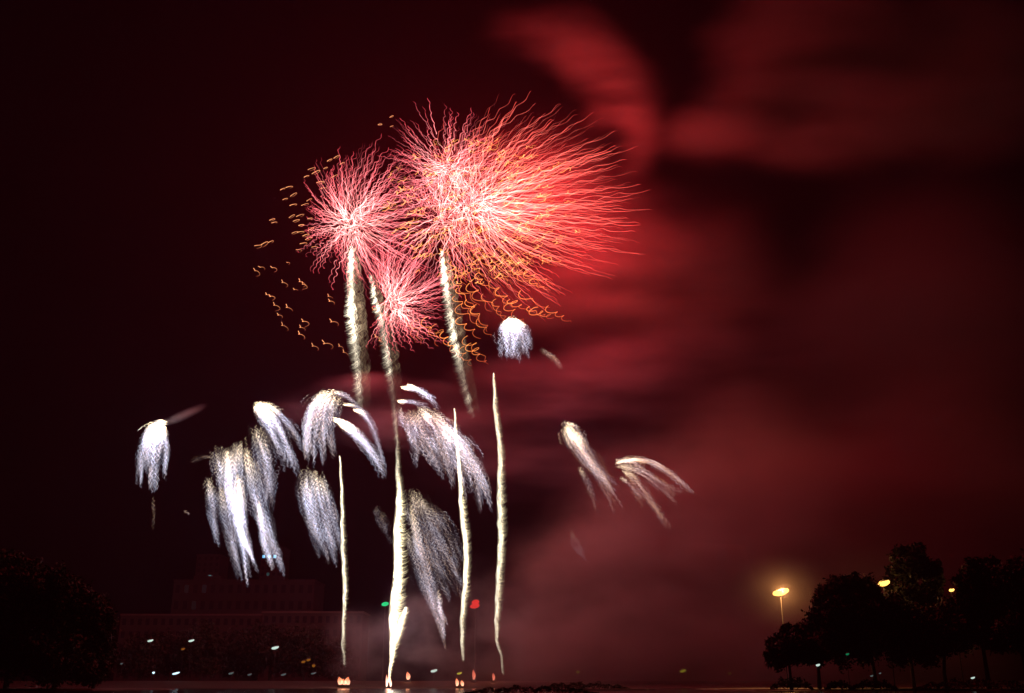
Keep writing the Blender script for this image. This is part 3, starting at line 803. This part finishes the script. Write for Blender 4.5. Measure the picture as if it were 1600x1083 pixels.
solid_tail([(531,712,2,1),(533,760,4,1.2),(536,850,6,1.1),(538,930,7,1.0),(537,975,4,.7),(536,1008,5,.35),(538,1040,4,.08)], 'thinnest rising tail, leftmost of the four narrow ones', 301, lum=1.2, fringe=500)
solid_tail([(618,650,3,.05),(621,690,4,.12),(620,735,7,.4),(622,760,9,.8),(624,790,11,1.5),(621,860,14,1.8),(618,930,16,2.2),(616,985,14,2.2),(612,1020,9,1.8),(609,1045,4,.9),(607,1066,3,.8)], 'thickest and brightest rising tail, pale yellow, second from the left', 302, lum=1.5, fringe=1300, power=3000, lpos=(.62, .8))
solid_tail([(634,948,4,1.0),(630,958,10,1.3),(624,980,10,1.1),(618,1005,6,.7)], 'short bright bulge leaning against the thickest rising tail', 305, lum=1.3, fringe=200)
solid_tail([(710,638,2,1),(714,700,5,1.3),(720,770,7,1.5),(727,850,9,1.4),(727,920,8,1.3),(722,965,6,.8),(721,1000,6,.5),(723,1032,4,.2)], 'cream rising tail passing in front of the grey middle plume', 303, lum=1.2, fringe=1000, power=500, lpos=(.5,))
solid_tail([(771,582,2,.9),(774,640,6,1.0),(780,700,8,1.0),(782,780,9,1.1),(781,850,10,1.1),(779,920,8,.9),(775,970,7,.7),(775,1000,5,.35),(783,1025,4,.15),(786,1052,2,.15)], 'tallest narrow rising tail, cream, farthest right', 304, lum=1.0, fringe=1300, power=1600, lpos=(.5,))

def broad_tail(pts, label, seed, N=1500, Y=YF, lum=1.0, power=0):
    """burnt-out column: thousands of small hooks, bright down its left side"""
    rng = np.random.default_rng(seed)
    root = empty('spark_column', at(pts[-1][0], pts[-1][1], Y), label, 'firework tail', 'broad speckled tails under the red bursts')
    k = mpp(Y)
    for part, (nm, frac) in enumerate((('bright_sparks', .45), ('dim_sparks', .55))):
        n_ = int(N * frac)
        u = rng.uniform(0, 1, n_)
        x, y, w, br = polyline(pts, u)
        if part == 0:
            lat = rng.normal(-.22, .13, n_)
        else:
            lat = rng.uniform(-.35, .75, n_)
        step = 12.5
        band = .5 + .5 * np.cos(2*np.pi * (y + 4*np.sin(y/19 + seed) + 3*np.sin(y/7.3) + lat * 6) / step + 2.2*np.sin(y/43 + seed)); band *= .55 + .45*np.sin(y/17.0 + seed*2)
        P = 12; t = np.linspace(0, 1, P)[None]
        s = rng.uniform(.6, 1.1, n_)[:, None] * (w * .42)[:, None]
        X = (x + lat * w)[:, None] + s * (.55 * np.sin(t * 4.2 + .3))
        Yp = y[:, None] + s * (t * .9 - .3 * np.cos(t * 4.2))
        D = (Y + rng.normal(0, 1, n_) * w * k * .3)[:, None] + 0 * X
        if part == 0: colr = np.array([1.0, .88, .66]) * .75; lo = .1
        else: colr = np.array([.85, .6, .36]) * .2; lo = .2
        C_ = colr[None, None] * (br * (lo + (1 - lo) * band) * rng.uniform(.35, 1.15, n_) * lum)[:, None, None] * (1 - .6 * t[:, :, None])
        rad = (.55 if part == 0 else .4) * k * rng.uniform(.6, 1.3, (n_, 1)) * np.ones((1, P))
        o = trail_obj(nm, at_np(X, Yp, D), rad, C_, WHITE, root, 3); o['kind'] = 'stuff'
    if power:
        xx, yy, _, _ = polyline(pts, np.array([.2]))
        lamp('tail_light', at(xx[0], yy[0], Y + 3), WARM, power, root)
    return root
broad_tail([(549,385,9,1.4),(550,420,16,1.5),(551,470,21,1.2),(555,520,22,.75),(560,570,20,.4),(563,605,18,.16),(564,640,16,.03)], 'broad speckled tail under the left red burst, widest of the three', 401, N=2600, power=700)
broad_tail([(580,430,8,.7),(587,465,13,.9),(598,500,16,.8),(605,540,18,.38),(611,580,17,.2),(616,620,14,.1),(620,690,10,.04)], 'broad speckled tail under the lower middle burst, dimmest of the three', 402, N=2000, power=300)
broad_tail([(691,392,8,1.2),(696,430,14,1.4),(703,475,17,1.1),(711,525,18,.55),(721,570,18,.3),(730,610,16,.13),(740,650,12,.03)], 'broad speckled tail slanting under the large right burst', 403, N=2300, power=500)

# ------------------------------------------------------------------ smoke
def smoke(label, lobes, dens, seed, scale=.02, stretch=(.35, 1, 1), warp=14, lo=.35, hi=.75, detail=3, color=(.85, .82, .82), step=1.0, name='smoke'):
    """lobes: (px, py, Y, rx_px, ry_px, depth m, rotation deg, weight)"""
    Ls = []
    bm = bmesh.new()
    cs = [at(q[0], q[1], q[2]) for q in lobes]
    org = sum(cs, Vector()) / len(cs)
    for (px, py, Y, rx, ry, dp, rot, wt), c in zip(lobes, cs):
        k = mpp(Y) / math.cos(TH) ** .5
        a = R(rot)
        g = bmesh.ops.create_icosphere(bm, subdivisions=2, radius=1.12)
        ca, sa = math.cos(a), math.sin(a)
        for v in g['verts']:
            X, Yy, Z = v.co.x * rx * k, v.co.y * dp, v.co.z * ry * k
            v.co = Vector((X*ca - Z*sa, Yy, X*sa + Z*ca)) + (c - org)
        Ls.append((c - org, (rx * k, dp, ry * k), a, wt))
    r = bmesh.ops.convex_hull(bm, input=bm.verts)
    bmesh.ops.delete(bm, geom=[e for e in set(r['geom_interior'] + r['geom_unused']) if isinstance(e, bmesh.types.BMVert)], context='VERTS')
    hull = set(f for f in r['geom'] if isinstance(f, bmesh.types.BMFace))
    for f in list(bm.faces):
        if f not in hull: bm.faces.remove(f)
    for v in [v for v in bm.verts if not v.link_faces]: bm.verts.remove(v)
    m = bpy.data.materials.new('smoke_volume'); m.use_nodes = True
    n, l = m.node_tree.nodes, m.node_tree.links
    n.clear()
    tc = n.new('ShaderNodeTexCoord')
    def vm(op, a, b_=None):
        q = n.new('ShaderNodeVectorMath'); q.operation = op
        for i, z in enumerate((a, b_)):
            if z is None: continue
            if isinstance(z, (tuple, Vector)): q.inputs[i].default_value = tuple(z)
            else: l.new(z, q.inputs[i])
        return q
    def fm(op, a, b_):
        q = n.new('ShaderNodeMath'); q.operation = op
        for i, z in enumerate((a, b_)):
            if isinstance(z, (int, float)): q.inputs[i].default_value = z
            else: l.new(z, q.inputs[i])
        return q.outputs[0]
    P0 = tc.outputs['Object']
    st = vm('MULTIPLY', P0, (stretch[0], .3 * stretch[1], stretch[2]))
    sh = vm('ADD', st.outputs[0], (seed * 17.3, seed * 5.1, seed * 9.7))
    nz = n.new('ShaderNodeTexNoise'); nz.inputs['Scale'].default_value = scale; nz.inputs['Detail'].default_value = detail
    nz.inputs['Roughness'].default_value = .55
    l.new(sh.outputs[0], nz.inputs['Vector'])
    wv = vm('SUBTRACT', nz.outputs['Color'], (.5, .5, .5))
    wv2 = vm('MULTIPLY', wv.outputs[0], (warp * 2.5, warp, warp * 1.2))
    Pw = vm('ADD', P0, wv2.outputs[0])
    tot = None
    for (c, rad, a, wt) in Ls:
        d = vm('SUBTRACT', Pw.outputs[0], c)
        if abs(a) > 1e-3:
            ro = n.new('ShaderNodeVectorRotate'); ro.rotation_type = 'Y_AXIS'; ro.inputs['Angle'].default_value = a
            l.new(d.outputs[0], ro.inputs['Vector']); dv = ro.outputs[0]
        else: dv = d.outputs[0]
        q = vm('DIVIDE', dv, tuple(rad))
        ln = n.new('ShaderNodeVectorMath'); ln.operation = 'LENGTH'; l.new(q.outputs[0], ln.inputs[0])
        mr = n.new('ShaderNodeMapRange'); mr.interpolation_type = 'SMOOTHSTEP'
        mr.inputs['From Min'].default_value = 1.0; mr.inputs['From Max'].default_value = .05
        mr.inputs['To Min'].default_value = 0; mr.inputs['To Max'].default_value = wt
        l.new(ln.outputs['Value'], mr.inputs['Value'])
        tot = mr.outputs[0] if tot is None else fm('ADD', tot, mr.outputs[0])
    mr = n.new('ShaderNodeMapRange'); mr.interpolation_type = 'SMOOTHSTEP'
    mr.inputs['From Min'].default_value = lo; mr.inputs['From Max'].default_value = hi
    mr.inputs['To Min'].default_value = .08
    l.new(nz.outputs['Fac'], mr.inputs['Value'])
    dn = fm('MULTIPLY', fm('MULTIPLY', tot, mr.outputs[0]), dens)
    pv = n.new('ShaderNodeVolumePrincipled')
    pv.inputs['Color'].default_value = (*color, 1)
    l.new(dn, pv.inputs['Density'])
    out = n.new('ShaderNodeOutputMaterial'); l.new(pv.outputs[0], out.inputs['Volume'])
    m.cycles.volume_step_rate = step
    o = from_bm(name, bm, m, loc=org)
    tag(o, label, None, None, 'stuff')
    return o

smoke('red lit smoke glowing behind the largest burst and drifting right', [
    (820, 320, 394, 200, 140, 34, -8, 1.0), (860, 250, 394, 150, 110, 34, -8, .6), (960, 380, 390, 200, 150, 38, -35, 1.0), (900, 470, 390, 220, 80, 30, 5, .7), (1090, 440, 395, 200, 190, 40, -60, .55)], .021, 1, scale=.05, stretch=(.25, 1, 1.4), warp=12, lo=.32, hi=.68, detail=5)
smoke('curl of red smoke above the largest burst', [
    (830, 48, 372, 110, 34, 26, -3, .4), (895, 62, 372, 110, 52, 30, -12, .7), (940, 105, 372, 100, 74, 30, -35, 1.0), (975, 150, 372, 84, 84, 30, -45, 1.0), (1000, 205, 372, 60, 90, 28, 5, .7)], .05, 2, scale=.11, stretch=(.16, 1, 1.6), warp=14, lo=.4, hi=.66, detail=7, step=.6)
smoke('dim red cloud at the upper right', [
    (1260, 60, 395, 210, 150, 40, 10, 1.0), (1130, 200, 390, 170, 80, 30, 20, .7), (1320, 180, 400, 260, 110, 40, 4, .8), (1480, 120, 410, 260, 190, 50, 0, .6)], .11, 3, scale=.05, stretch=(.22, 1, 1.5), warp=18, lo=.4, hi=.66, detail=6)
smoke('purple smoke bands under the large burst', [
    (900, 610, 395, 250, 90, 36, 4, 1.0), (1010, 560, 395, 220, 80, 36, 14, 1.0), (860, 710, 400, 260, 110, 36, 0, .7), (1180, 600, 420, 300, 220, 50, 0, .35)], 0.0145, 4, scale=.07, stretch=(.28, 1, 1.8), warp=14, lo=.36, hi=.70, detail=6, color=(.85, .7, .9))
smoke('brown smoke bank standing over the water on the right', [
    (1000, 920, 400, 280, 200, 50, 24, 1.1), (1150, 820, 410, 320, 260, 60, 20, .8), (910, 1000, 392, 240, 130, 40, 14, 1.1), (1250, 900, 420, 360, 260, 60, 0, 1.5), (1220, 1010, 410, 380, 150, 50, 0, 2.2)], .042, 5, scale=.035, stretch=(.5, 1, 1), warp=20, lo=.28, hi=.75, detail=5, color=(.85, .74, .74))
smoke('dusky smoke veil over the right shore', [
    (1450, 500, 430, 280, 300, 60, 0, .6), (1480, 800, 430, 280, 260, 60, 0, .8)], .045, 9, scale=.014, stretch=(.35, 1, 1.4), warp=24, lo=.15, hi=.8, color=(.85, .7, .85))
smoke('grey smoke lit white beside the foot of the thickest rising tail', [
    (655, 985, 366, 80, 85, 14, 0, 1.0), (700, 1040, 366, 130, 55, 14, 0, .8), (575, 1010, 368, 80, 70, 14, 0, .6), (740, 960, 368, 90, 100, 14, 0, .6), (830, 990, 368, 120, 90, 16, 10, .6)], .05, 6, scale=.07, stretch=(.8, 1, 1), warp=9, lo=.3, hi=.72, detail=6, step=.6, color=(.85, .8, .9))
smoke('pinkish puffs of smoke around the heads of the middle plumes', [
    (560, 605, 368, 100, 22, 10, 6, .9), (470, 640, 368, 90, 40, 10, 10, .4), (700, 640, 368, 120, 50, 12, -8, .8), (620, 660, 368, 120, 60, 12, 0, .5)], .055, 7, scale=.07, stretch=(.3, 1, 1.5), warp=8, detail=6, step=.6, color=(.9, .65, .8))
smoke('faint mist added to give the orange street lamps their halos', [
    (1225, 925, 300, 90, 62, 14, 0, 1.0), (1381, 905, 280, 110, 70, 12, 0, .8)], .0022, 10, scale=.05, warp=3, lo=.1, hi=.6)  # mist lobes put in only for the halo around the lamps
smoke('thin streak of brownish smoke trailing from the left plume head', [
    (290, 648, 352, 42, 8, 4, 25, 1.0)], .12, 8, scale=.08, warp=2, lo=.2, hi=.6)

# ------------------------------------------------------------------ haze
bm = bmesh.new(); add_box(bm, -560, 560, -20, 760, -1.6, 420)
m = bpy.data.materials.new('haze_volume'); m.use_nodes = True
n, l = m.node_tree.nodes, m.node_tree.links
n.clear()
pv = n.new('ShaderNodeVolumePrincipled'); pv.inputs['Color'].default_value = (.85, .5, .95, 1); pv.inputs['Density'].default_value = .00011
out = n.new('ShaderNodeOutputMaterial'); l.new(pv.outputs[0], out.inputs['Volume'])
hz = from_bm('haze', bm, m); tag(hz, 'thin night haze over the lake', None, None, 'stuff')
